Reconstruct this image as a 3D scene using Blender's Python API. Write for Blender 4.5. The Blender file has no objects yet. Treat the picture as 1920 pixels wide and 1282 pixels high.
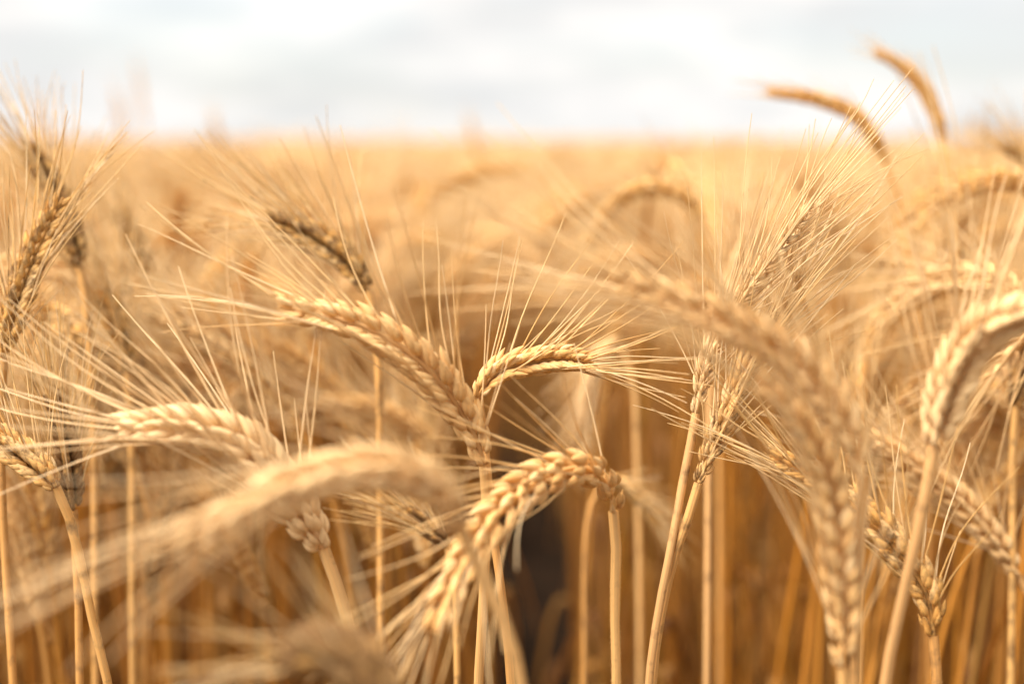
import bpy, math, random
import numpy as np
from mathutils import Vector, Euler

# ------------------------------------------------------------------ camera, sky, sun, exposure
SC = bpy.context.scene
COL = SC.collection
F_MM, SENSOR = 50.0, 36.0
PW, PH = 1920.0, 1282.0
FPX = F_MM / SENSOR * PW
EYE = np.array([0.0, 0.0, 0.85])
PITCH = math.atan((PH / 2 - 262) / FPX)
FOCUS = 0.50

cam = bpy.data.cameras.new('camera')
cam.lens = F_MM; cam.sensor_width = SENSOR; cam.sensor_fit = 'HORIZONTAL'
cam.clip_start = 0.01; cam.clip_end = 6000
cam.dof.use_dof = True; cam.dof.focus_distance = FOCUS; cam.dof.aperture_fstop = 4.5
cam.dof.aperture_blades = 0
camo = bpy.data.objects.new('camera', cam); COL.objects.link(camo)
camo.location = EYE; camo.rotation_euler = (math.pi / 2 - PITCH, 0, 0)
SC.camera = camo

SUN_EL, SUN_AZ = math.radians(57), math.radians(-112)     # azimuth from +Y (view direction) towards +X
world = bpy.data.worlds.new('World'); SC.world = world; world.use_nodes = True
nt = world.node_tree; nt.nodes.clear()
def N(tree, kind, **kw):
    n = tree.nodes.new(kind)
    for k, v in kw.items():
        if k == 'inp':
            for kk, vv in v.items(): n.inputs[kk].default_value = vv
        else: setattr(n, k, v)
    return n
out = N(nt, 'ShaderNodeOutputWorld'); bg = N(nt, 'ShaderNodeBackground', inp={'Strength': 0.10})
sky = N(nt, 'ShaderNodeTexSky', sky_type='NISHITA', sun_disc=False, sun_elevation=SUN_EL, sun_rotation=SUN_AZ)
sky.dust_density = 2.0
tc = N(nt, 'ShaderNodeTexCoord'); mp = N(nt, 'ShaderNodeMapping'); mp.inputs['Scale'].default_value = (1.6, 1.6, 6.5)
mp.inputs['Location'].default_value = (3.2, 0.4, 1.1)
n1 = N(nt, 'ShaderNodeTexNoise', inp={'Scale': 3.4, 'Detail': 5.0, 'Roughness': 0.5})
n2 = N(nt, 'ShaderNodeTexNoise', inp={'Scale': 4.6, 'Detail': 4.0, 'Roughness': 0.5})
mp2 = N(nt, 'ShaderNodeMapping'); mp2.inputs['Scale'].default_value = (1.6, 1.6, 6.5); mp2.inputs['Location'].default_value = (7.7, 2.1, 4.0)
cov = N(nt, 'ShaderNodeValToRGB'); cov.color_ramp.elements[0].position = 0.36; cov.color_ramp.elements[1].position = 0.54
cov.color_ramp.elements[0].color = (0.74, 0.74, 0.74, 1)
cl = N(nt, 'ShaderNodeValToRGB'); cl.color_ramp.elements[0].position = 0.40; cl.color_ramp.elements[1].position = 0.60
CLOUD = 3.55
cl.color_ramp.elements[0].color = (0.92, 0.92, 0.915, 1); cl.color_ramp.elements[1].color = (1.18, 1.14, 1.10, 1)
mul = N(nt, 'ShaderNodeMix', data_type='RGBA', blend_type='MULTIPLY'); mul.inputs[0].default_value = 1.0
mul.inputs[7].default_value = (CLOUD, CLOUD, CLOUD, 1)
mix = N(nt, 'ShaderNodeMix', data_type='RGBA')
L = nt.links.new
L(tc.outputs['Generated'], mp.inputs[0]); L(tc.outputs['Generated'], mp2.inputs[0])
L(mp.outputs[0], n1.inputs['Vector']); L(mp2.outputs[0], n2.inputs['Vector'])
L(n1.outputs['Fac'], cov.inputs[0]); L(n2.outputs['Fac'], cl.inputs[0]); L(cl.outputs[0], mul.inputs[6])
L(cov.outputs[0], mix.inputs[0]); L(sky.outputs[0], mix.inputs[6]); L(mul.outputs[2], mix.inputs[7])
L(mix.outputs[2], bg.inputs['Color']); L(bg.outputs[0], out.inputs[0])

sun = bpy.data.lights.new('sun', 'SUN'); sun.energy = 3.9; sun.angle = math.radians(50); sun.color = (1.0, 0.885, 0.79)
suno = bpy.data.objects.new('sun', sun); COL.objects.link(suno)
sd = Vector((math.sin(SUN_AZ) * math.cos(SUN_EL), math.cos(SUN_AZ) * math.cos(SUN_EL), math.sin(SUN_EL)))
suno.rotation_euler = sd.to_track_quat('Z', 'Y').to_euler(); suno.location = (0, 0, 5)

SC.view_settings.view_transform = 'Standard'; SC.view_settings.look = 'None'
SC.view_settings.exposure = 1.40; SC.view_settings.gamma = 1.0
SC.render.engine = 'CYCLES'
SC.cycles.use_denoising = True
SC.cycles.max_bounces = 10; SC.cycles.diffuse_bounces = 6; SC.cycles.transmission_bounces = 6; SC.cycles.transparent_max_bounces = 4

# ------------------------------------------------------------------ materials
def straw(name, stops, rough, trans, scale, weather_scale=260.0, spec=0.35, bleach=1.0):
    m = bpy.data.materials.new(name); m.use_nodes = True
    t = m.node_tree; t.nodes.clear(); lk = t.links.new
    o = N(t, 'ShaderNodeOutputMaterial'); p = N(t, 'ShaderNodeBsdfPrincipled', inp={'Roughness': rough, 'Specular IOR Level': spec})
    gv = N(t, 'ShaderNodeAttribute', attribute_name='gv'); uv = N(t, 'ShaderNodeAttribute', attribute_name='grainpos')
    oi = N(t, 'ShaderNodeObjectInfo'); sep = N(t, 'ShaderNodeSeparateColor')
    lk(oi.outputs['Color'], sep.inputs[0])
    rp = N(t, 'ShaderNodeValToRGB'); e = rp.color_ramp.elements
    e[0].position = stops[0][0]; e[0].color = (*stops[0][1], 1); e[1].position = stops[-1][0]; e[1].color = (*stops[-1][1], 1)
    for pos, c in stops[1:-1]:
        x = e.new(pos); x.color = (*c, 1)
    lk(gv.outputs['Fac'], rp.inputs[0])
    mp = N(t, 'ShaderNodeMapping'); mp.inputs['Scale'].default_value = scale; lk(uv.outputs['Vector'], mp.inputs[0])
    st = N(t, 'ShaderNodeTexNoise', inp={'Scale': 1.0, 'Detail': 3.0}); lk(mp.outputs[0], st.inputs['Vector'])
    mr = N(t, 'ShaderNodeMapRange', inp={'From Min': 0.3, 'From Max': 0.7, 'To Min': 0.70, 'To Max': 1.15}); lk(st.outputs['Fac'], mr.inputs[0])
    mu = N(t, 'ShaderNodeMix', data_type='RGBA', blend_type='MULTIPLY'); mu.inputs[0].default_value = 1
    lk(rp.outputs[0], mu.inputs[6]); lk(mr.outputs[0], mu.inputs[7])
    # pale bleached straw (object colour G), weathered grey-brown (object colour R)
    pale = N(t, 'ShaderNodeMix', data_type='RGBA'); pale.inputs[7].default_value = (0.90, 0.70, 0.41, 1)
    bl = N(t, 'ShaderNodeMath', operation='MULTIPLY', inp={1: bleach}); lk(sep.outputs['Green'], bl.inputs[0])
    lk(bl.outputs[0], pale.inputs[0]); lk(mu.outputs[2], pale.inputs[6])
    tco = N(t, 'ShaderNodeTexCoord')
    wn = N(t, 'ShaderNodeTexNoise', inp={'Scale': weather_scale, 'Detail': 3.0, 'Roughness': 0.65}); lk(tco.outputs['Object'], wn.inputs['Vector'])
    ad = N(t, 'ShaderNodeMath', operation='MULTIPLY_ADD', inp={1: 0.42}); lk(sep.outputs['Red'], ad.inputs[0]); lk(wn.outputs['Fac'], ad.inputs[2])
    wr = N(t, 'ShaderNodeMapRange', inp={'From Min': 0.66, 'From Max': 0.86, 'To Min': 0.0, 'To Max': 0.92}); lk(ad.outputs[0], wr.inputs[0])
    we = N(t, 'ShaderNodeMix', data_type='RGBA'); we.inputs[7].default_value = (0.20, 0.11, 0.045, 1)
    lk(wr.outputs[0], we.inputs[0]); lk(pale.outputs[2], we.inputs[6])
    lk(we.outputs[2], p.inputs['Base Color'])
    bp = N(t, 'ShaderNodeBump', inp={'Strength': 0.55, 'Distance': 0.0006}); lk(st.outputs['Fac'], bp.inputs['Height']); lk(bp.outputs[0], p.inputs['Normal'])
    tr = N(t, 'ShaderNodeBsdfTranslucent'); lk(we.outputs[2], tr.inputs['Color'])
    ms = N(t, 'ShaderNodeMixShader', inp={0: trans}); lk(p.outputs[0], ms.inputs[1]); lk(tr.outputs[0], ms.inputs[2]); lk(ms.outputs[0], o.inputs[0])
    return m
M_EAR = straw('ripe_ear', [(0.0, (0.60, 0.28, 0.05)), (0.45, (0.79, 0.455, 0.13)), (1.0, (0.88, 0.64, 0.32))], 0.66, 0.14, (9, 9, 1.0), spec=0.2)
M_STEM = straw('straw_stem', [(0.0, (0.24, 0.072, 0.004)), (0.25, (0.30, 0.15, 0.020)), (0.5, (0.52, 0.205, 0.018)), (1.0, (0.76, 0.42, 0.11))], 0.42, 0.08, (60, 60, 6), 120.0, bleach=0.3)
M_AWN = straw('dry_awn', [(0.0, (0.72, 0.40, 0.09)), (0.5, (0.84, 0.575, 0.23)), (1.0, (0.90, 0.72, 0.43))], 0.4, 0.30, (40, 40, 8), 120.0)
M_LEAF = straw('dry_leaf', [(0.0, (0.14, 0.050, 0.006)), (0.5, (0.30, 0.12, 0.015)), (1.0, (0.58, 0.32, 0.08))], 0.55, 0.30, (260, 260, 5), 90.0, bleach=0.2)
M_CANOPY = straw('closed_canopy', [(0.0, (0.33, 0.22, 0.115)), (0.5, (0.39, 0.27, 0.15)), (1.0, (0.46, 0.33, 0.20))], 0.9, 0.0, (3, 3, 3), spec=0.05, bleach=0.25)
MATS = [M_EAR, M_STEM, M_AWN, M_LEAF, M_CANOPY]

# ------------------------------------------------------------------ geometry helpers
rng = np.random.default_rng(7)
class Geo:
    def __init__(s): s.V = []; s.Q = []; s.M = []; s.g = []; s.p = []; s.n = 0
    def add(s, V, Q, mat, g, p):
        V = np.asarray(V, float).reshape(-1, 3)
        s.V.append(V); s.Q.append(np.asarray(Q, np.int64).reshape(-1, 4) + s.n); s.M.append(np.full(len(s.Q[-1]), mat, np.int32))
        s.g.append(np.broadcast_to(np.asarray(g, float), (len(V),)).copy()); s.p.append(np.asarray(p, float).reshape(-1, 3)); s.n += len(V)
    def cat(s):
        return (np.concatenate(s.V), np.concatenate(s.Q), np.concatenate(s.M), np.concatenate(s.g), np.concatenate(s.p))

def mesh_from(name, V, Q, M, g, p, mats=None):
    me = bpy.data.meshes.new(name)
    me.vertices.add(len(V)); me.vertices.foreach_set('co', V.astype(np.float32).ravel())
    nq = len(Q)
    me.loops.add(nq * 4); me.loops.foreach_set('vertex_index', Q.astype(np.int32).ravel())
    me.polygons.add(nq); me.polygons.foreach_set('loop_start', np.arange(0, nq * 4, 4, dtype=np.int32))
    if mats is None:
        used = sorted(set(M.tolist())); mats = [MATS[u] for u in used]; lut = np.zeros(8, np.int32)
        for i, u in enumerate(used): lut[u] = i
        M = lut[M]
    for m in mats: me.materials.append(m)
    me.polygons.foreach_set('material_index', M.astype(np.int32))
    me.polygons.foreach_set('use_smooth', np.ones(nq, bool))
    a = me.attributes.new('gv', 'FLOAT', 'POINT'); a.data.foreach_set('value', g.astype(np.float32))
    a = me.attributes.new('grainpos', 'FLOAT_VECTOR', 'POINT'); a.data.foreach_set('vector', p.astype(np.float32).ravel())
    me.update(calc_edges=True)
    return me

def unit(v): return v / np.maximum(np.linalg.norm(v, axis=-1, keepdims=True), 1e-12)

def spline(P, n=24):
    P = np.asarray(P, float); Q = np.vstack([2 * P[0] - P[1], P, 2 * P[-1] - P[-2]])
    d = np.sqrt(np.maximum(np.linalg.norm(np.diff(Q, axis=0), axis=1), 1e-9)); tk = np.concatenate([[0], np.cumsum(d)])
    out = []; marks = []
    for i in range(1, len(Q) - 2):
        t = np.linspace(tk[i], tk[i + 1], n, endpoint=False)[:, None]
        t0, t1, t2, t3 = tk[i - 1], tk[i], tk[i + 1], tk[i + 2]
        A1 = (t1 - t) / (t1 - t0) * Q[i - 1] + (t - t0) / (t1 - t0) * Q[i]
        A2 = (t2 - t) / (t2 - t1) * Q[i] + (t - t1) / (t2 - t1) * Q[i + 1]
        A3 = (t3 - t) / (t3 - t2) * Q[i + 1] + (t - t2) / (t3 - t2) * Q[i + 2]
        B1 = (t2 - t) / (t2 - t0) * A1 + (t - t0) / (t2 - t0) * A2
        B2 = (t3 - t) / (t3 - t1) * A2 + (t - t1) / (t3 - t1) * A3
        marks.append(len(out) * n if False else sum(len(o) for o in out))
        out.append((t2 - t) / (t2 - t1) * B1 + (t - t1) / (t2 - t1) * B2)
    marks.append(sum(len(o) for o in out)); out.append(P[-1:])
    return np.concatenate(out), marks

def resample(C, n):
    s = np.concatenate([[0], np.cumsum(np.linalg.norm(np.diff(C, axis=0), axis=1))])
    t = np.linspace(0, s[-1], n)
    return np.stack([np.interp(t, s, C[:, k]) for k in range(3)], 1), s[-1]

def frames(C, s0):
    T = unit(np.gradient(C, axis=0)); S = np.zeros_like(C); v = np.asarray(s0, float)
    for i in range(len(C)):
        v = v - T[i] * np.dot(v, T[i])
        if np.linalg.norm(v) < 1e-6: v = np.cross(T[i], [0.3, 0.5, 0.8])
        v = v / np.linalg.norm(v); S[i] = v
    return T, S, np.cross(T, S)

def tubes(G, paths, radii, k, mat, g, flat=1.0):
    """paths (n,m,3), radii (n,m): n round tubes of k sides"""
    n, m, _ = paths.shape
    D = unit(paths[:, -1] - paths[:, 0]); ref = np.where(np.abs(D[:, 2:3]) < 0.9, [[0, 0, 1.0]], [[1.0, 0, 0]])
    A = unit(np.cross(D, ref)); B = np.cross(D, A)
    th = np.arange(k) * 2 * math.pi / k
    off = A[:, None, None, :] * np.cos(th)[None, None, :, None] + flat * B[:, None, None, :] * np.sin(th)[None, None, :, None]
    V = paths[:, :, None, :] + off * radii[:, :, None, None]
    i = np.arange(m - 1)[:, None]; j = np.arange(k)[None, :]; jn = (j + 1) % k
    q = np.stack([i * k + j, i * k + jn, (i + 1) * k + jn, (i + 1) * k + j], -1).reshape(-1, 4)
    Q = (q[None] + (np.arange(n) * m * k)[:, None, None])
    gg = np.repeat(np.broadcast_to(g, (n,)), m * k)
    rp = np.stack([np.broadcast_to(np.cos(th), (n, m, k)) * 0.02, np.broadcast_to(np.sin(th), (n, m, k)) * 0.02,
                   np.broadcast_to(np.linspace(0, 1, m)[None, :, None], (n, m, k))], -1) + rng.random((n, 1, 1, 3)) * 9
    G.add(V, Q, mat, gg, rp)

def grain_template(k, r):
    t = np.linspace(0.0, 1.0, r); rad = np.sin(np.pi * np.clip(t, 0.0, 1) ** 0.72) ** 0.85 * (1 - 0.25 * t)
    rad[0] = 0.25; rad[-1] = 0.03
    th = np.arange(k) * 2 * math.pi / k
    keel = 1 + 0.16 * np.maximum(0, np.cos(th)) ** 3 - 0.10 * np.maximum(0, -np.cos(th))
    X = rad[:, None] * np.sin(th)[None]; Y = rad[:, None] * (np.cos(th) * keel)[None] + 0.35 * np.sin(math.pi * t)[:, None]
    V = np.stack([X, Y, np.broadcast_to(t[:, None], X.shape)], -1).reshape(-1, 3)
    i = np.arange(r - 1)[:, None]; j = np.arange(k)[None]; jn = (j + 1) % k
    Q = np.stack([i * k + j, i * k + jn, (i + 1) * k + jn, (i + 1) * k + j], -1).reshape(-1, 4)
    return V, Q

def build_ear(G, GB, C, side, lod, slim=0.0, splay=1.0, awn_len=0.075, size=1.0, awn_frac=1.0, up=None):
    """an ear of bearded wheat along the curve C (base to tip): spikelets in two rows, a long awn from each grain"""
    nodes = {0: 26, 1: 22, 2: 18, 3: 15}[lod]
    c, length = resample(C, nodes * 4)
    T, S, Nn = frames(c, side)
    idx = (np.linspace(0.015, 0.955, nodes) * (len(c) - 1)).astype(int)
    k, r = {0: (9, 9), 1: (7, 7), 2: (5, 4), 3: (4, 4)}[lod]
    tv, tq = grain_template(k, r)
    u = np.linspace(0, 1, nodes)
    env = np.interp(u, [0, 0.12, 0.35, 0.7, 1.0], [0.62, 0.92, 1.0, 0.88, 0.55]) * size
    sgn = np.where(np.arange(nodes) % 2 == 0, 1.0, -1.0)
    rows = []                                           # (origin, direction, outward, length, width, thick)
    t_, s_, n_ = T[idx], S[idx] * sgn[:, None], Nn[idx]
    o_ = c[idx]
    if lod <= 1: kinds = [(1, 0), (-1, 0), (0, 1), (1, 2), (-1, 2)]     # florets, middle floret, outer glumes
    elif lod == 2: kinds = [(1, 0), (-1, 0)]
    else: kinds = [(0, 0)]
    aw_o, aw_t, aw_out, aw_u, awk = [], [], [], [], []
    for kn, mid in kinds:
        j = rng.normal(0, 1, (nodes, 4))
        if slim > 0.5: a, b, gl, gw, so, no = 15, 11, 0.0108, 0.0014, 0.0007, 0.0010
        else: a, b, gl, gw, so, no = 17, 14, 0.0112, 0.00215, 0.0012, 0.0017
        if mid == 1: a += 9; so += 0.0009
        if mid == 2: a += 3; b += 9; gl *= .80; gw *= .78; so += .0004; no += .0007
        a = np.radians(a + 3.5 * j[:, 0:1]); b = np.radians(b + 3.5 * j[:, 1:2]) * kn
        D = unit(t_ * np.cos(a) + s_ * np.sin(a) + n_ * np.sin(b))
        e = env[:, None]
        O = o_ + s_ * so * e + n_ * no * kn * e + t_ * (0.0012 if mid == 1 else (-0.0008 if mid == 2 else 0))
        outw = s_ * 0.8 + n_ * kn * 0.75
        outw = unit(outw - D * np.sum(outw * D, 1, keepdims=True))
        ln = gl * e * (1 + 0.06 * j[:, 2:3]) * (0.92 if mid else 1.0)
        wd = gw * e * (1 + 0.06 * j[:, 3:4]) * (1.12 if lod >= 2 else 1) * (1.9 if lod == 3 else 1)
        X = np.cross(outw, D)
        R = np.stack([X * wd, outw * wd * 0.86, D * ln], -1)
        V = np.einsum('nij,kj->nki', R, tv) + O[:, None, :]
        Q = tq[None] + (np.arange(nodes) * len(tv))[:, None, None]
        gg = np.repeat(np.clip(rng.normal(0.5, 0.2, nodes), 0, 1), len(tv)) 
        pp = np.broadcast_to(tv[None] * [0.5, 0.5, 1], V.shape) + rng.random((nodes, 1, 3)) * 20
        G.add(V, Q, 0, gg, pp)
        if mid != 2:
            awk.append(kn)
            aw_o.append(O + D * ln * 0.94 + outw * 0.0003); aw_t.append(t_); aw_out.append(unit(s_ * 0.75 + n_ * (kn if lod < 3 else 0) * 0.66)); aw_u.append(u)
    # rachis
    tubes(G, c[None, ::(3 if lod < 2 else 12)], np.full((1, len(c[::(3 if lod < 2 else 12)])), 0.0009 * size), 5 if lod < 2 else 3, 0, 0.4)
    # awns
    O = np.concatenate(aw_o); Tt = np.concatenate(aw_t); U = np.concatenate(aw_u); Ow = np.concatenate(aw_out)
    n = len(O); MID = np.concatenate([np.full(nodes, 0.6 if (k_ == 0 and lod < 3) else 1.0) for k_ in awk]); keep = (rng.random(n) < awn_frac * MID) & (U > 0.03)
    O, Tt, U, Ow = O[keep], Tt[keep], U[keep], Ow[keep]; n = len(O)
    ang = np.radians((34 - 20 * U) * splay * rng.uniform(0.5, 1.25, n))[:, None]
    D = unit(Tt * np.cos(ang) + Ow * np.sin(ang) + rng.normal(0, 0.07, (n, 3)) + (0 if up is None else np.asarray(up) * (1 - 0.6 * U[:, None])))
    m = {0: 9, 1: 6, 2: 3, 3: 2}[lod]
    ln = 0.74 * awn_len * rng.uniform(0.62, 1.15, n)[:, None, None] * np.interp(U, [0, 0.2, 1], [0.75, 1.0, 0.95])[:, None, None]
    t = np.linspace(0, 1, m)[None, :, None]
    Bc = unit(Ow - D * np.sum(D * Ow, 1, keepdims=True))
    W = unit(rng.normal(0, 1, (n, 3)))
    P = O[:, None] + D[:, None] * (t * ln) + Bc[:, None] * (t ** 2 * ln * rng.normal(0.06, 0.08, (n, 1, 1))) \
        + W[:, None] * (np.sin(t * rng.uniform(2, 6, (n, 1, 1))) * ln * 0.034 * rng.random((n, 1, 1)))
    R = np.broadcast_to((0.00034 if lod < 2 else (0.00048 if lod == 2 else 0.00065)) * (1 - 0.62 * np.linspace(0, 1, m)) * size ** 0.5, (n, m))
    tubes(GB, P, R, {0: 5, 1: 4, 2: 3, 3: 3}[lod], 2, np.clip(rng.normal(0.6, 0.22, n), 0, 1))
    return length

def build_stem(G, C, lod, r_top=0.00125, r_bot=0.0019, g=None):
    g = float(np.clip(rng.normal(.5, .32), 0, 1)) if g is None else g
    n = {0: 60, 1: 26, 2: 8, 3: 4}[lod]
    c, _ = resample(C, n)
    u = np.linspace(0, 1, n); rad = r_bot + (r_top - r_bot) * u
    if lod < 2:
        for hn in (0.28, 0.60): rad = rad + 0.0006 * np.exp(-((u - hn) / 0.012) ** 2)
        rad[-3:] = rad[-3:] * 1.12
    T, S, B = frames(c, [1.0, 0.2, 0])
    k = {0: 10, 1: 7, 2: 4, 3: 3}[lod]; th = np.arange(k) * 2 * math.pi / k
    V = c[:, None] + rad[:, None, None] * (S[:, None] * np.cos(th)[None, :, None] + B[:, None] * np.sin(th)[None, :, None])
    i = np.arange(n - 1)[:, None]; j = np.arange(k)[None]; jn = (j + 1) % k
    Q = np.stack([i * k + j, i * k + jn, (i + 1) * k + jn, (i + 1) * k + j], -1)
    pp = np.stack([np.broadcast_to(np.cos(th) * 0.05, (n, k)), np.broadcast_to(np.sin(th) * 0.05, (n, k)), np.broadcast_to(u[:, None], (n, k))], -1) + rng.random(3) * 10
    G.add(V, Q, 1, rng.uniform(0.15, 0.95) if g is None else g, pp)

def build_leaf(G, O, az, length, width, lift, droop, lod=1, twist=1.5, reach=1.0):
    n = 14 if lod < 2 else 6
    t = np.linspace(0, 1, n); ca, sa = math.cos(az), math.sin(az)
    x = reach * length * (t * math.cos(lift) + 0.1 * t ** 2); z = length * (t * math.sin(lift) - droop * t ** 2)
    c = np.stack([O[0] + ca * x, O[1] + sa * x, O[2] + z], 1)
    T = unit(np.gradient(c, axis=0)); side0 = np.array([-sa, ca, 0.0]); nn = np.cross(side0, T)
    a = twist * t ** 1.5
    side = side0[None] * np.cos(a)[:, None] + nn * np.sin(a)[:, None]; nrm = np.cross(T, side)
    w = width * np.minimum(1, 6 * (t + 0.03)) * (1 - t ** 2.2) * 0.5 + 0.0003
    V = np.stack([c - side * w[:, None], c + nrm * (w * 0.35)[:, None], c + side * w[:, None]], 1)
    i = np.arange(n - 1)[:, None]; j = np.arange(2)[None]
    Q = np.stack([i * 3 + j, i * 3 + j + 1, (i + 1) * 3 + j + 1, (i + 1) * 3 + j], -1)
    pp = np.stack([np.broadcast_to(np.array([-1, 0, 1.0]) * 0.05, (n, 3)), np.zeros((n, 3)), np.broadcast_to(t[:, None], (n, 3))], -1) + rng.random(3) * 10
    G.add(V, Q, 3, rng.uniform(0.1, 1.0), pp)

FWD = np.array([0, math.cos(PITCH), -math.sin(PITCH)]); UPV = np.array([0, math.sin(PITCH), math.cos(PITCH)]); RGT = np.array([1.0, 0, 0])
def P3(px, py, d):
    """a point of the field: where the photo's pixel lies at the distance d measured along the lens axis"""
    return EYE + FWD * d + RGT * ((px - PW / 2) / FPX * d) + UPV * (-(py - PH / 2) / FPX * d)
def to_px(Pw):
    v = np.asarray(Pw) - EYE; d = v @ FWD
    return np.stack([PW / 2 + FPX * (v @ RGT) / d, PH / 2 - FPX * (v @ UPV) / d, d], -1)

def obj(name, G, parent=None, color=(0.1, 0.0, 0.5, 1)):
    o = bpy.data.objects.new(name, mesh_from(name, *G.cat())); COL.objects.link(o); o.color = color
    if parent is not None: o.parent = parent
    return o

# ------------------------------------------------------------------ ground
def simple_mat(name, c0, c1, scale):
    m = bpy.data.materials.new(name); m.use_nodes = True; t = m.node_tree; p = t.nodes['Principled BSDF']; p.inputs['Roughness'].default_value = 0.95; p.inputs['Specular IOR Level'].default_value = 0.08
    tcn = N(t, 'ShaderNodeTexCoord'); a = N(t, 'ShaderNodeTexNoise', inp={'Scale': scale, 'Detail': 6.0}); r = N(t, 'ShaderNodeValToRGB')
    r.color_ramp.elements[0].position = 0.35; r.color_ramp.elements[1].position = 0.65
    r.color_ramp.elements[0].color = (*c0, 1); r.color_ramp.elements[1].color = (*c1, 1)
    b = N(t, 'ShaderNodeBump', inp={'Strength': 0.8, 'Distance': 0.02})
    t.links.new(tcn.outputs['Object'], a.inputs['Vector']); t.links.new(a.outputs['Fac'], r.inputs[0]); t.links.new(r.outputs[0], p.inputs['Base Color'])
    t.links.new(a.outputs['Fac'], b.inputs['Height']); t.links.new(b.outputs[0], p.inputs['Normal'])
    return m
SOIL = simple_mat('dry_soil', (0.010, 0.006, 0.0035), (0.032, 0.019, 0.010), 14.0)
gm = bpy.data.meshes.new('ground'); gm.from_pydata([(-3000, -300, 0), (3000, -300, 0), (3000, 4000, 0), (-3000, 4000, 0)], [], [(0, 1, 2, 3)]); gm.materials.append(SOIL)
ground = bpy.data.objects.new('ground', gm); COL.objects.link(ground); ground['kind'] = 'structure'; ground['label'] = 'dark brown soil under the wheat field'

# ------------------------------------------------------------------ the wheat stalks one can tell apart
# ear: (px, py, distance) from the ear's base to its tip; stem: points below the ear going down
HERO = []
def hero(label, ear, stem, **kw): HERO.append((label, ear, stem, kw))

hero('arching golden ear leaning left at the centre, long awns fanning up and left',
     [(908, 868, .4800), (872, 785, .4749), (800, 690, .4647), (700, 620, .4596), (520, 572, .4596)], [(912, 960, .4851), (905, 1150, .4902), (897, 1290, .4953)],
     roll=0, splay=1.15, awn=0.087, up=(0, 0, .4), size=1.08, pale=0.35, leaf=0, awn_frac=0.75, weather=0.03)
hero('small crisp golden ear pointing right at the centre, sharpest grains of all',
     [(897, 745, .50), (935, 698, .50), (995, 680, .50), (1055, 672, .497), (1115, 680, .492)], [(905, 800, .505), (925, 1000, .50), (942, 1120, .50), (958, 1290, .50)],
     roll=12, splay=1.25, awn=.070, up=(0.1, 0, .45), size=.80, awn_frac=0.65, pale=0.15)
hero('large blurred ear drooping to the lower left before all others, reaching the left edge',
     [(862, 985, 0.3533), (840, 938, 0.3478), (785, 898, 0.3421), (690, 880, 0.3364), (565, 905, 0.3309), (425, 970, 0.3197), (300, 1030, 0.3141)], [(880, 1030, 0.3567), (930, 1130, 0.3589), (978, 1290, 0.3646)],
     roll=25, splay=0.28, awn=0.093, size=0.88, pale=0.55, awn_frac=0.3)
hero('white topped ear bending left above the big blurred ear, awns standing up along its back',
     [(606, 1025, .4650), (562, 960, .4598), (512, 890, .4547), (445, 832, .4495), (345, 803, .4443), (220, 800, .4443)], [(640, 1125, .4702), (668, 1215, .4753), (690, 1290, .4805)],
     roll=60, splay=1.2, awn=0.085, up=(0, 0, .3617), size=1.25, pale=0.7, awn_frac=0.75, weather=0.02)
hero('plump golden ear bowed over beside the dark gap, on a straight stem',
     [(1150, 957, .475), (1142, 915, .47), (1098, 878, .46), (1035, 888, .45), (965, 932, .435), (905, 1000, .42), (855, 1085, .405), (812, 1185, .39)], [(1155, 1010, .475), (1153, 1150, .475), (1156, 1290, .475)],
     roll=10, splay=.95, awn=.075, size=1.0, fuzz=True, leaf=1, awn_frac=0.8, pale=0.2)
hero('big soft golden ear arching left above the twin slender ears, front right',
     [(1617, 890, 0.3990), (1580, 785, 0.3970), (1500, 682, 0.3938), (1385, 612, 0.3883), (1270, 562, 0.3883), (1135, 520, 0.3883)], [(1612, 1000, 0.4012), (1607, 1150, 0.4033), (1603, 1290, 0.4055)],
     roll=-10, splay=.95, awn=0.085, size=0.9, up=(-.15, 0, .12), pale=0.4, awn_frac=1.0, weather=0.05, leaf=1)
hero('upright blurred ear right of centre with a low base, bending up to the left',
     [(1580, 1250, 0.3990), (1578, 1150, 0.3990), (1568, 1030, 0.3959), (1556, 930, 0.3938), (1530, 845, 0.3886), (1480, 765, 0.3834), (1418, 705, 0.3783)], [(1580, 1275, 0.3990), (1582, 1330, 0.4011)],
     roll=15, splay=.6, awn=0.071, size=0.85, pale=0.3)
hero('brown gold ear with dark seams leaning left behind the pale diagonal stem, lower right',
     [(1750, 1190, .475), (1738, 1115, .475), (1690, 1040, .475), (1628, 972, .475), (1540, 902, .48), (1440, 850, .48)], [(1753, 1225, .475), (1758, 1300, .475)],
     roll=-15, splay=1.1, awn=.065, size=.95, weather=.45, up=(.1, 0, .35), fuzz=True, leaf=1)
hero('pale ear bending off the right edge on a bright diagonal stem, some awns upright',
     [(1752, 835, 0.4191), (1772, 752, 0.4168), (1800, 682, 0.4133), (1845, 622, 0.4074), (1925, 588, 0.4016), (2010, 580, 0.3959)], [(1728, 965, 0.4214), (1690, 1130, 0.4249), (1658, 1295, 0.4283)],
     roll=20, splay=1.35, awn=.100, size=1.06, pale=0.6, up=(-.2, 0, 0.5718), weather=0.02)
hero('pale ear slanting down to the right edge behind the bright diagonal stem',
     [(1908, 1078, .60), (1862, 1010, .60), (1792, 932, .60), (1682, 852, .60), (1600, 800, .60)], [(1940, 1140, .60), (1975, 1290, .60)],
     roll=30, splay=.9, awn=.07, size=.95, pale=.4, leaf=1)
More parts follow.
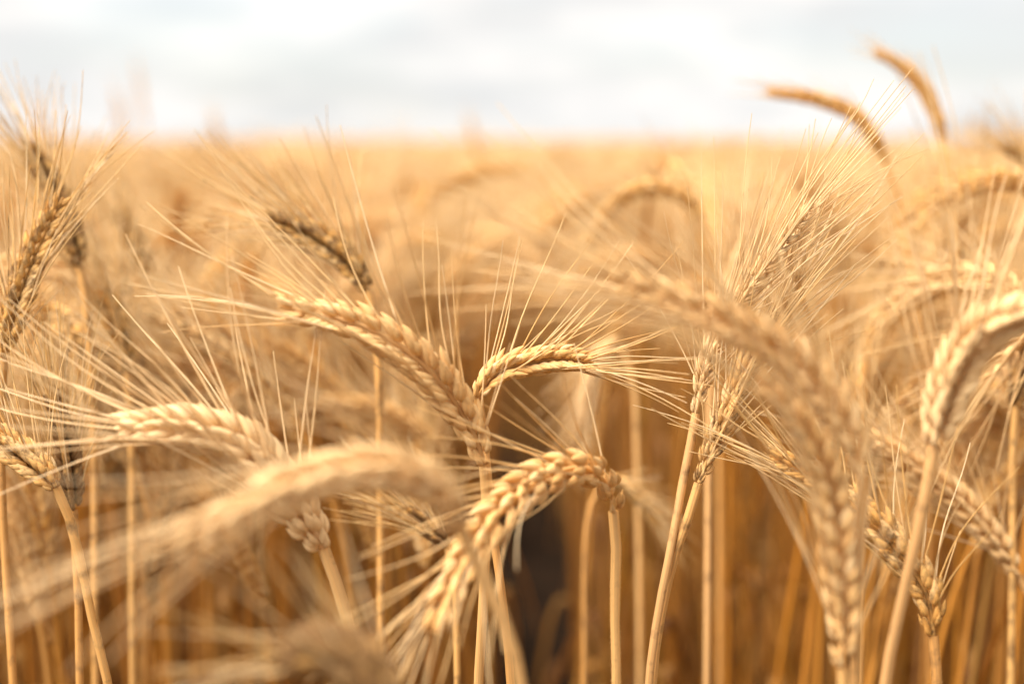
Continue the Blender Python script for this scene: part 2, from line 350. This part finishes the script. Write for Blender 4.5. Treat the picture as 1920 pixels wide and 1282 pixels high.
hero('tall slender whitish ear with dark flecks rising inside the sharp awn fan',
     [(1305, 775, .505), (1320, 702, .505), (1346, 632, .505), (1392, 560, .505), (1450, 478, .505), (1528, 378, .508)], [(1301, 800, .505), (1283, 890, .503), (1255, 1040, .50), (1232, 1160, .50), (1216, 1290, .50)],
     roll=35, splay=1.05, awn=.085, size=.82, slim=1, pale=.55, weather=.35)
hero('slender straw ear with black specks, lower of the twin upright ears right of centre',
     [(1310, 905, .50), (1342, 822, .50), (1385, 715, .503), (1442, 628, .507), (1520, 500, .512)], [(1300, 945, .50), (1278, 1000, .501), (1258, 1070, .504), (1235, 1180, .505), (1222, 1300, .505)],
     roll=55, splay=.95, awn=.080, size=.92, slim=1, weather=.42, pale=.2, leaf=1)
hero('dim greyish ear hidden behind the awns of the twin slender ears',
     [(1335, 640, .66), (1360, 570, .66), (1385, 500, .66), (1400, 440, .66)], [(1330, 760, .66), (1325, 1290, .66)],
     roll=60, splay=.9, awn=.07, size=.9, pale=.6, weather=.3)
hero('curved golden ear against the sky pointing left, lower of the two ears above the horizon',
     [(1660, 300, .80), (1640, 262, .80), (1600, 215, .80), (1535, 188, .80), (1440, 172, .80)], [(1690, 400, .80), (1720, 560, .80), (1745, 1290, .80)],
     roll=70, splay=.25, awn=.03, size=.84, awn_frac=0.6, weather=.15)
hero('golden ear standing highest against the sky at the right, tip leaning left',
     [(1768, 262, .84), (1755, 215, .84), (1728, 165, .84), (1690, 125, .84), (1642, 98, .84)], [(1778, 330, .84), (1790, 480, .84), (1800, 1290, .84)],
     roll=60, splay=.25, awn=.03, size=.84, awn_frac=0.6, pale=.15)
hero('hooked ear forming a blurred golden arch behind the centre right awns',
     [(1312, 412, .80), (1292, 378, .80), (1255, 358, .80), (1200, 356, .80), (1145, 392, .80), (1105, 450, .80)], [(1330, 500, .80), (1345, 700, .80), (1350, 1290, .80)],
     roll=45, splay=.5, awn=.05, size=.9)
hero('long golden ear arching in from the right edge just below the horizon',
     [(2010, 420, .72), (1960, 362, .72), (1890, 338, .72), (1815, 352, .72), (1755, 388, .72), (1712, 440, .72)], [(2035, 520, .72), (2045, 800, .72), (2050, 1290, .72)],
     roll=30, splay=.8, awn=.07, size=.95, weather=.25)
hero('grey brown weathered ear leaning left above the central golden ear',
     [(690, 545, .5950), (655, 492, .5950), (610, 455, .5950), (560, 428, .5950), (508, 410, .5950)], [(705, 620, .5950), (712, 800, .5950), (715, 1290, .5950)],
     roll=-20, splay=1.0, awn=0.066, size=0.93, weather=0.65, up=(-.1, 0, .1), leaf=1)
hero('tall upright ear at the left edge, its fine awns reaching the sky',
     [(8, 670, 0.5356), (25, 590, 0.5356), (52, 510, 0.5377), (85, 435, 0.5397), (120, 368, 0.5418)], [(2, 760, 0.5356), (5, 950, 0.5356), (25, 1290, 0.5356)],
     roll=20, splay=.95, awn=0.062, size=0.85, weather=0.5, slim=0, up=(.0, 0, 0.2575), leaf=1)
hero('dark brown ear tip crossing behind the tall ear at the upper left',
     [(150, 500, .62), (132, 440, .62), (105, 370, .62), (75, 310, .62), (52, 275, .62)], [(162, 580, .62), (175, 800, .62), (180, 1290, .62)],
     roll=40, splay=.8, awn=.06, size=.95, weather=.75)
hero('silvery brown sharp ear entering at the left edge, its bent stem dropping to the right',
     [(105, 912, .50), (72, 878, .50), (35, 848, .50), (-10, 822, .50), (-70, 800, .50)], [(128, 965, .503), (150, 1050, .506), (175, 1170, .51), (205, 1300, .515)],
     roll=-15, splay=.9, awn=.07, size=.95, weather=0.4, pale=0.12, up=(.2, 0, .5), leaf=1)
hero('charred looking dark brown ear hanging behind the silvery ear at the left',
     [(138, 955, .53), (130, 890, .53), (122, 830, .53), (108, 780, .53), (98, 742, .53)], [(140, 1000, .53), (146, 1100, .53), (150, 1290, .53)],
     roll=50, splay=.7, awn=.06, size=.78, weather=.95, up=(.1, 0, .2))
hero('very near blurred brown ear along the bottom edge, left of centre',
     [(725, 1345, .32), (700, 1285, .32), (655, 1240, .32), (600, 1222, .32), (535, 1235, .32)], [(720, 1408, 0.3400), (740, 1508, 0.3400)],
     roll=40, splay=0.3, awn=0.05, size=1.0, weather=0.9, awn_frac=0.2)
hero('pale drooping blurred ear between the small crisp ear and the twin slender ears',
     [(1165, 640, .78), (1140, 655, .78), (1118, 690, .78), (1105, 735, .78), (1096, 790, .78)], [(1185, 690, .78), (1195, 900, .78), (1200, 1290, .78)],
     roll=20, splay=.5, awn=.05, size=.9, pale=.5)
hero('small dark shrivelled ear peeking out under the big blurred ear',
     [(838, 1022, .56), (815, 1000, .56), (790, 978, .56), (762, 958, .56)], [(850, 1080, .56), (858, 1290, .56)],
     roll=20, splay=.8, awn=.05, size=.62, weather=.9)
hero('brown drooping ear behind the straight stem of the bowed golden ear',
     [(1130, 905, .70), (1160, 905, .70), (1190, 925, .70), (1220, 955, .70), (1245, 990, .70)], [(1105, 960, .70), (1095, 1290, .70)],
     roll=20, splay=.4, awn=.03, size=.62, weather=.5)
hero('soft golden ear curving right in the haze at the right edge',
     [(1625, 660, .72), (1650, 610, .72), (1700, 570, .72), (1770, 545, .72), (1850, 530, .72)], [(1615, 760, .72), (1610, 1290, .72)],
     roll=20, splay=.8, awn=.07, size=.92)
hero('brown freckled ear upright in the left middle distance, under the dark ear tip',
     [(238, 700, .64), (228, 650, .64), (212, 590, .64), (190, 545, .64)], [(245, 800, .64), (250, 1290, .64)],
     roll=60, splay=.8, awn=.07, size=.9, weather=.55)
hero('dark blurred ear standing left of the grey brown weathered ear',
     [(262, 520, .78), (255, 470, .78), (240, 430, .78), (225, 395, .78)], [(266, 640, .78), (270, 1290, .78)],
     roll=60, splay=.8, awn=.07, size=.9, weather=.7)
hero('brown blurred ear at the right edge behind the pale bending ear',
     [(1905, 760, .60), (1912, 715, .60), (1918, 670, .60), (1935, 620, .60)], [(1900, 850, .60), (1895, 1290, .60)],
     roll=60, splay=.9, awn=.06, size=.9, weather=.75)
hero('brown ear tip breaking the horizon at the right edge',
     [(1950, 330, .85), (1938, 310, .85), (1918, 290, .85), (1890, 280, .85)], [(1960, 420, .85), (1965, 1290, .85)],
     roll=60, splay=.4, awn=.05, size=.9, weather=.55)
# faint tall ears that reach above the far edge of the field
for lab, x, top, bot, d in [('faint tall ear rising highest into the sky at the left', 262, 110, 215, 2.7),
                            ('faint ear just left of the highest faint ear', 222, 160, 240, 2.4),
                            ('faint upright ear above the horizon behind the tall left ear', 76, 180, 270, 2.2),
                            ('faint upright ear breaking the horizon right of the highest faint ear', 405, 205, 275, 2.2),
                            ('lone faint ear breaking the horizon near the middle', 885, 212, 280, 2.3)]:
    hero(lab, [(x + 12, bot + 30, d), (x + 6, bot, d), (x, (top + bot) / 2, d), (x - 6, top + 12, d)], [(x + 14, bot + 90, d), (x + 16, 700, d)],
         roll=50, splay=.35, awn=.06, size=.8, awn_frac=.4)

FRONT = 'wheat stalks that stand out in the front of the field'
hero_paths = []
def fuzz_hairs(G, C, count, r):
    c, ln = resample(C, 400); T, S, B = frames(c, [1, 0, 0])
    i = rng.integers(300, 398, count); a = rng.random(count) * 2 * math.pi
    d = S[i] * np.cos(a)[:, None] + B[i] * np.sin(a)[:, None]
    o = c[i] + d * r * 0.95; e = o + d * rng.uniform(.0004, .0009, count)[:, None] + T[i] * rng.uniform(-.0006, .0002, count)[:, None]
    tubes(G, np.stack([o, e], 1), np.broadcast_to(np.array([.00005, .00001]), (count, 2)), 3, 1, 0.95)

for label, ear, stem, kw in HERO:
    e3 = [P3(*p) for p in ear]; s3 = [P3(*p) for p in stem]
    last = s3[-1]; prev = s3[-2] if len(s3) > 1 else e3[0]
    dr = unit(last - prev); dr[0] *= 0.35; dr[1] *= 0.35
    g0 = np.array([last[0] + dr[0] * last[2] * 0.5, last[1] + dr[1] * last[2] * 0.5, 0.0])
    mid = last * 0.5 + g0 * 0.5
    ctrl = [g0, mid] + s3[::-1] + e3
    C, marks = spline(ctrl, 30)
    cut = marks[len(s3) + 2]
    stemC, earC = C[:cut + 1] - g0, C[cut:] - g0
    root = bpy.data.objects.new('wheat_stalk', None); COL.objects.link(root); root.location = g0; root.empty_display_size = 0.02
    root['label'] = label; root['category'] = 'wheat stalk'; root['group'] = FRONT
    Tm = unit(earC[-1] - earC[0]); s0 = np.cross(Tm, FWD); s0 = unit(s0 + 1e-6)
    ra = math.radians(kw.get('roll', 0)); s0 = s0 * math.cos(ra) + np.cross(Tm, s0) * math.sin(ra)
    near = ear[0][2] < 0.72
    GE, GB, GS = Geo(), Geo(), Geo()
    build_ear(GE, GB, earC, s0, 0 if near else 1, kw.get('slim', 0), kw.get('splay', 1), kw.get('awn', .075), kw.get('size', 1), kw.get('awn_frac', 1), kw.get('up'))
    r_top = 0.00158 * kw.get('size', 1) ** .5
    build_stem(GS, stemC, 0 if near else 1, r_top, 0.0022, g=rng.uniform(.6, 1.0))
    if kw.get('fuzz'): fuzz_hairs(GS, stemC, 2200, 0.00155)
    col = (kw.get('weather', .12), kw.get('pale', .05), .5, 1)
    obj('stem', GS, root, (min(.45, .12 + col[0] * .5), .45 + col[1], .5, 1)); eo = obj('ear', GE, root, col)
    for q in range(kw.get('leaf', 0)):
        GL = Geo(); k_ = int(np.argmax(stemC[:, 2] > .555)); build_leaf(GL, stemC[k_], rng.uniform(0, 6.28), .13, .0055, 1.30, .45, 0, rng.uniform(1, 4), .8)
        obj('leaf', GL, root, (.1, .9, .5, 1))
    obj('beard', GB, eo, (col[0] * .35, col[1], .5, 1))
    hero_paths.append((ear, np.array([to_px(p) for p in resample(C[cut:], 12)[0]]), label))

# ------------------------------------------------------------------ the rest of the stalks
def stalk_shape(bend, lean, h=0.72, ear_len=0.085, seed=0):
    """centre line of a stalk at the origin: straight stem, then the neck and ear bend over by `bend` towards +X"""
    r = np.random.default_rng(seed); n = 60; s = np.linspace(0, h + ear_len, n); ds = s[1] - s[0]
    k0 = h - 0.10
    ang = lean * np.minimum(1, s / h) + bend * np.clip((s - k0) / (h + ear_len * 0.8 - k0), 0, 1) ** 1.5
    az = r.normal(0, 0.12) * s / h
    d = np.stack([np.sin(ang) * np.cos(az), np.sin(ang) * np.sin(az), np.cos(ang)], 1)
    C = np.concatenate([[[0, 0, 0]], np.cumsum(d[:-1] * ds, axis=0)])
    cut = int(round(h / ds)); return C[:cut + 1], C[cut:]

BENDS = [.25, .5, .8, 1.0, 1.2, .6, 1.6, .4, 1.9, .7, 2.4, .35, 1.1, 1.4]
def variant(i, lod, leaf=True):
    bend = BENDS[i]; stemC, earC = stalk_shape(bend, 0.05 + 0.03 * (i % 4), 0.72, 0.082 + 0.004 * (i % 3), i)
    GS, GE, GB, GL = Geo(), Geo(), Geo(), []
    build_stem(GS, stemC, lod, 0.00145, 0.0021)
    build_ear(GE, GB, earC, unit(np.array([math.cos(i * 1.3), math.sin(i * 1.3), .2])), lod, 1 if i % 5 == 4 else 0, 0.9 + .1 * (i % 3), 0.075, .95 if lod < 3 else 1.0)
    if leaf:
        z = 0.30 + 0.06 * (i % 5); k = int(z / 0.72 * (len(stemC) - 1))
        GL.append(Geo()); build_leaf(GL[-1], stemC[k], i * 2.1, 0.16 + .02 * (i % 3), 0.008, 1.25, 1.3 + .2 * (i % 3), lod, reach=.7)
        for z, q in ((0.20, 1.3), (0.12, 3.4), (0.42 + .03 * (i % 4), 5.2))[:2 + i % 2]:
            GL.append(Geo()); build_leaf(GL[-1], stemC[int(z / 0.72 * (len(stemC) - 1))], i * 1.7 + q, 0.19, 0.011, 0.9, 1.5 + .15 * (i % 3), lod, reach=.35)
    return GS, GE, GB, GL, stemC, earC

proto = []
for i in range(len(BENDS)):
    GS, GE, GB, GL, sC, eC = variant(i, 1)
    proto.append((mesh_from('stem', *GS.cat()), mesh_from('ear', *GE.cat()), mesh_from('beard', *GB.cat()), [mesh_from('leaf', *g.cat()) for g in GL], sC, eC))

BEHIND = 'wheat stalks crowding behind the front ears'
N_FILL = 300 - len(HERO)
fill = []; tries = 0
while len(fill) < N_FILL and tries < 60000:
    tries += 1
    d = math.sqrt(rng.uniform(0.65 ** 2, 0.85 ** 2) if rng.random() < .66 else rng.uniform(.85 ** 2, 1.34 ** 2)); y = d
    x = rng.uniform(-1, 1) * (0.36 * d + 0.03)
    if d > .8 and len(fill) > 20 and rng.random() < .65:    # beside another stalk of the same plant
        f = fill[int(rng.integers(len(fill)))]; x, y = f[0] + rng.normal(0, .02), f[1] + rng.normal(0, .02); d = y
        if d < .8: continue
    i = int(rng.integers(len(BENDS))); rz = rng.uniform(0, 2 * math.pi)
    # heights follow the canopy: near ears a little lower than the eye
    ztop = 0.775 + 0.012 * min(1, (d - .6) / .6) + rng.normal(0, 0.022)
    if d < 0.88: ztop -= 0.028
    if BENDS[i] < .75: ztop -= 0.035
    ztop = min(ztop, 0.832)
    sC, eC = proto[i][4], proto[i][5]
    apex = max(eC[:, 2].max(), sC[:, 2].max()); s = ztop / apex
    tx, ty = rng.normal(0, .065, 2); RM = np.array(Euler((tx, ty, rz)).to_matrix())
    tf = lambda A: (A @ RM.T) * s + [x, y, 0]
    ep = to_px(tf(eC)); sp = to_px(tf(sC[len(sC) // 2:]))
    if ep[:, 2].min() < 0.65 or (ep[:, 2].min() < 0.9 and ep[:, 1].min() < 455): continue
    if d < .95 and np.any((ep[:, 0] > 890) & (ep[:, 0] < 1290) & (ep[:, 1] > 520) & (ep[:, 1] < 1000)): continue
    if d < .95 and np.any((ep[:, 0] > 1360) & (ep[:, 0] < 1500) & (ep[:, 1] > 800)): continue
    # the open gap beside the bowed ear
    if d < 2.2 and np.any((np.abs(sp[:, 0] - 985) < 54) & (sp[:, 1] > 960)): continue
    if any(np.hypot(x - f[0], y - f[1]) < 0.012 for f in fill): continue
    bad = False
    for ear, path, _ in hero_paths:
        lim = 48 if path[0, 2] < 0.58 else 55
        if path[0, 2] < 0.58 and d > 0.85: continue
        near = ep[::6]
        dd = np.hypot(near[:, None, 0] - path[None, :, 0], near[:, None, 1] - path[None, :, 1]).min()
        if dd < lim and (path[0, 2] < 0.58 or near[:, 2].min() < path[0, 2] + 0.03): bad = True; break
    if bad: continue
    fill.append((x, y, (tx, ty, rz), s, i, ep))

first = {}
for x, y, rz, s, i, ep in fill:
    ms, me_, mb, ml, _, _ = proto[i]
    w = float(np.clip(rng.normal(.10, .14), 0, .7)); pl = float(np.clip(rng.normal(.12, .11), 0, .45))
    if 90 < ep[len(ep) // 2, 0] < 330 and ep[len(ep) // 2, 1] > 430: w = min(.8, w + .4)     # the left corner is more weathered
    if i not in first:
        root = bpy.data.objects.new('wheat_stalk', None); root.empty_display_size = 0.02
        parts = [bpy.data.objects.new(n, m) for n, m in [('stem', ms), ('ear', me_), ('beard', mb)] + [('leaf', l) for l in ml]]
        first[i] = (root, parts)
    else:
        root = first[i][0].copy(); parts = [p.copy() for p in first[i][1]]
    COL.objects.link(root)
    root.location = (x, y, 0); root.rotation_euler = rz; root.scale = (s, s, s)
    for p in parts:
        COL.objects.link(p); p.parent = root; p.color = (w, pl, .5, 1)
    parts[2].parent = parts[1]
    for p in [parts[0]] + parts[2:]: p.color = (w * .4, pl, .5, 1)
    root['category'] = 'wheat stalk'; root['group'] = BEHIND
    root['label'] = ''; root['_w'] = w; root['_p'] = pl
    fill_i = first[i]
    hero_paths.append((None, ep[::4], root))

# labels that single out each stalk of the crowd: its look, then the front ear it stands next to, then its order there
SHORT = [(l, p) for e, p, l in hero_paths if e is not None and not l.startswith('faint') and not l.startswith('lone')]
import re
KEY = ['central arching ear', 'small crisp ear', 'big blurred drooping ear', 'white topped ear', 'bowed golden ear', 'big arching front ear', 'blurred upright front ear',
       'brown gold ear', 'pale bending ear', 'pale slanting ear', 'tall whitish ear', 'speckled slender ear', 'dim greyish ear', 'curved sky ear', 'highest sky ear', 'hooked arch ear',
       'long right edge ear', 'grey brown weathered ear', 'tall left edge ear', 'dark brown ear tip', 'silvery brown ear', 'charred looking ear', 'near brown bottom ear', 'pale drooping ear',
       'small shrivelled ear', 'brown drooping ear', 'soft curving right ear', 'brown freckled ear', 'dark blurred ear', 'brown right edge ear', 'brown horizon ear']
groups = {}
for e, ep, root in hero_paths:
    if e is not None: continue
    c = ep[len(ep) // 2]; w, pl = root['_w'], root['_p']; del root['_w']; del root['_p']
    tone = 'brown stained' if w > .4 else ('bleached pale' if pl > .25 else ('golden' if w < .15 else 'tawny'))
    dx, dy = ep[-1, 0] - ep[0, 0], ep[-1, 1] - ep[0, 1]
    if dy > 25: pose = 'nodding'
    elif abs(dx) > 1.1 * abs(dy): pose = 'left leaning' if dx < 0 else 'right leaning'
    else: pose = 'upright'
    best = None
    for k, (l, p) in enumerate(SHORT):
        dd = np.hypot(p[:, 0] - c[0], p[:, 1] - c[1]); j = int(dd.argmin())
        if best is None or dd[j] < best[0]: best = (dd[j], k, c[0] - p[j, 0], c[1] - p[j, 1])
    _, k, ox, oy = best
    rel = 'behind' if best[0] < 40 else (('right of' if ox > 0 else 'left of') if abs(ox) > abs(oy) else ('below' if oy > 0 else 'above'))
    groups.setdefault((tone, pose, rel, KEY[k]), []).append((c[0], root))
ORD = ['first', 'second', 'third', 'fourth', 'fifth', 'sixth', 'seventh', 'eighth', 'ninth', 'tenth', 'eleventh', 'twelfth', 'thirteenth', 'fourteenth', 'fifteenth', 'sixteenth', 'seventeenth', 'eighteenth']
for (tone, pose, rel, key), mem in groups.items():
    mem.sort(key=lambda m: m[0])
    for q, (_, root) in enumerate(mem):
        tail = '' if len(mem) == 1 else ', %s from the left' % ORD[min(q, 17)]
        root['label'] = '%s %s stalk %s the %s%s' % (tone, pose, rel, key, tail)

# ------------------------------------------------------------------ the mass of the field, out to the horizon
def scatter(lod, pts, geos):
    """pts: (x, y, rz, s, variant); one big block of geometry"""
    outV, outQ, outM, outg, outp = [], [], [], [], []; base = 0
    for vi, (V, Q, M, g, p) in enumerate(geos):
        a = pts[pts[:, 4].astype(int) % len(geos) == vi]
        if not len(a): continue
        c, s = np.cos(a[:, 2]), np.sin(a[:, 2]); sc = a[:, 3]
        W = np.empty((len(a), len(V), 3), np.float32)
        tx, ty = a[:, 5], a[:, 6]
        x = V[None, :, 0] + tx[:, None] * V[None, :, 2]; yv = V[None, :, 1] + ty[:, None] * V[None, :, 2]
        W[:, :, 0] = (x * c[:, None] - yv * s[:, None]) * sc[:, None] + a[:, 0:1]
        W[:, :, 1] = (x * s[:, None] + yv * c[:, None]) * sc[:, None] + a[:, 1:2]
        W[:, :, 2] = V[None, :, 2] * sc[:, None]
        gg = np.clip(g[None] * 0.5 + rng.random((len(a), 1)) * 0.55 - 0.02, 0, 1)
        outV.append(W.reshape(-1, 3)); outQ.append((Q[None] + (np.arange(len(a)) * len(V))[:, None, None] + base).reshape(-1, 4))
        outM.append(np.tile(M, len(a))); outg.append(gg.reshape(-1)); outp.append(np.tile(p, (len(a), 1)) + 0.0); base += len(a) * len(V)
    return [np.concatenate(z) for z in (outV, outQ, outM, outg, outp)]

def lod_geos(lod, ids, leaf):
    res = []
    for i in ids:
        GS, GE, GB, GL, sC, eC = variant(i, lod, leaf); G = Geo()
        for g in ([GS, GE, GB] + GL):
            V, Q, M, gg, pp = g.cat(); G.V.append(V); G.Q.append(Q + G.n); G.M.append(M); G.g.append(gg); G.p.append(pp); G.n += len(V)
        top = max(eC[:, 2].max(), sC[:, 2].max()); res.append((G.cat(), top))
    return res

def field_points(y0, y1, dens, half, inner=None, clump=0):
    pts = []
    area = (half(y0) + half(y1)) * (y1 - y0); n = int(area * dens)
    y = y0 + (y1 - y0) * rng.random(n * 2); w = half(y); keep = rng.random(n * 2) < w / half(y1); y = y[keep][:n]
    x = rng.uniform(-1, 1, len(y)) * half(y)
    if clump:                                           # several stalks grow from one plant
        m = max(1, len(x) // clump); q = rng.integers(0, m, len(x)); x = x[q] + rng.normal(0, .016, len(x)); y = y[q] + rng.normal(0, .016, len(x))
    if inner is not None:
        k = inner(x, y); x, y = x[k], y[k]
    return x, y

def make_block(lod, x, y, leaf, ids, ztop=0.792, sd=0.017, zmax=0.832):
    gs = lod_geos(lod, ids, leaf); n = len(x); v = rng.integers(0, len(ids), n); tops = np.array([t for _, t in gs])[v]
    zt = np.minimum(ztop + rng.normal(0, sd, n), zmax) - np.where(np.array([BENDS[q] for q in ids])[v] < .75, 0.02, 0)
    pts = np.stack([x, y, rng.uniform(0, 2 * math.pi, n), zt / tops, v, rng.normal(0, .04, n), rng.normal(0, .04, n)], 1)
    return scatter(lod, pts, [g for g, _ in gs])

def no_gap(x, y): return ~((np.abs(x - (985 - 960) / FPX * y) < 0.055 * y) & (y < 2.7)) & ~((np.abs(x - (985 - 960) / FPX * y) < 0.03 * y) & (y < 3.6))
blocks = []
IDS = [0, 2, 4, 5, 7, 8, 10, 12]
x, y = field_points(1.29, 3.4, 540, lambda v: 0.40 * v + 0.10, no_gap, 6); blocks.append(make_block(2, x, y, True, IDS))
# to both sides of the frame, for the light and for a view from a step aside
x, y = field_points(0.45, 3.4, 430, lambda v: 0.40 * v + 0.95, lambda x, y: np.abs(x) > 0.40 * y + 0.06, 4); blocks.append(make_block(2, x, y, False, IDS[::2], ztop=.785))
# shorter stalks added round the camera, unseen below the frame, for warm bounce light
x = rng.uniform(-1.3, 1.3, 1900); y = rng.uniform(-1.6, 0.42, 1900); blocks.append(make_block(2, x, y, False, IDS[1::2], ztop=.60, sd=.03, zmax=.63))
x, y = field_points(3.4, 7.5, 400, lambda v: 0.40 * v + 0.6); blocks.append(make_block(3, x, y, False, IDS))
x, y = field_points(7.5, 26.0, 70, lambda v: 0.40 * v + 1.2); blocks.append(make_block(3, x, y, False, IDS[1::2]))
# far away the ears close into one rolling surface at ear height
nx, ny = 160, 90
yy = 9.0 + (3500 - 9.0) * np.linspace(0, 1, ny) ** 4; uu = np.linspace(-1, 1, nx)
YY, UU = np.meshgrid(yy, uu, indexing='ij'); XX = UU * (0.7 * YY + 6); ZZ = 0.74 + rng.normal(0, .02, XX.shape) 
V = np.stack([XX, YY, ZZ], -1).reshape(-1, 3)
i = np.arange(ny - 1)[:, None]; j = np.arange(nx - 1)[None]
Q = np.stack([i * nx + j, i * nx + j + 1, (i + 1) * nx + j + 1, (i + 1) * nx + j], -1).reshape(-1, 4)
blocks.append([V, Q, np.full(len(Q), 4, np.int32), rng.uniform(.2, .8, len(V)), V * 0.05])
off = 0; acc = [[], [], [], [], []]
for V, Q, M, g, p in blocks:
    for k, a in enumerate((V, Q + off, M, g, p)): acc[k].append(a)
    off += len(V)
acc = [np.concatenate(a) for a in acc]
fo = bpy.data.objects.new('wheat_field', mesh_from('wheat_field', *acc, mats=MATS)); COL.objects.link(fo); fo.color = (.12, .38, .5, 1)
fo['kind'] = 'stuff'; fo['label'] = 'blurred golden wheat field stretching back to the horizon'; fo['category'] = 'wheat field'
print('stalks', len(HERO), len(fill), 'tries', tries, 'field verts', off)
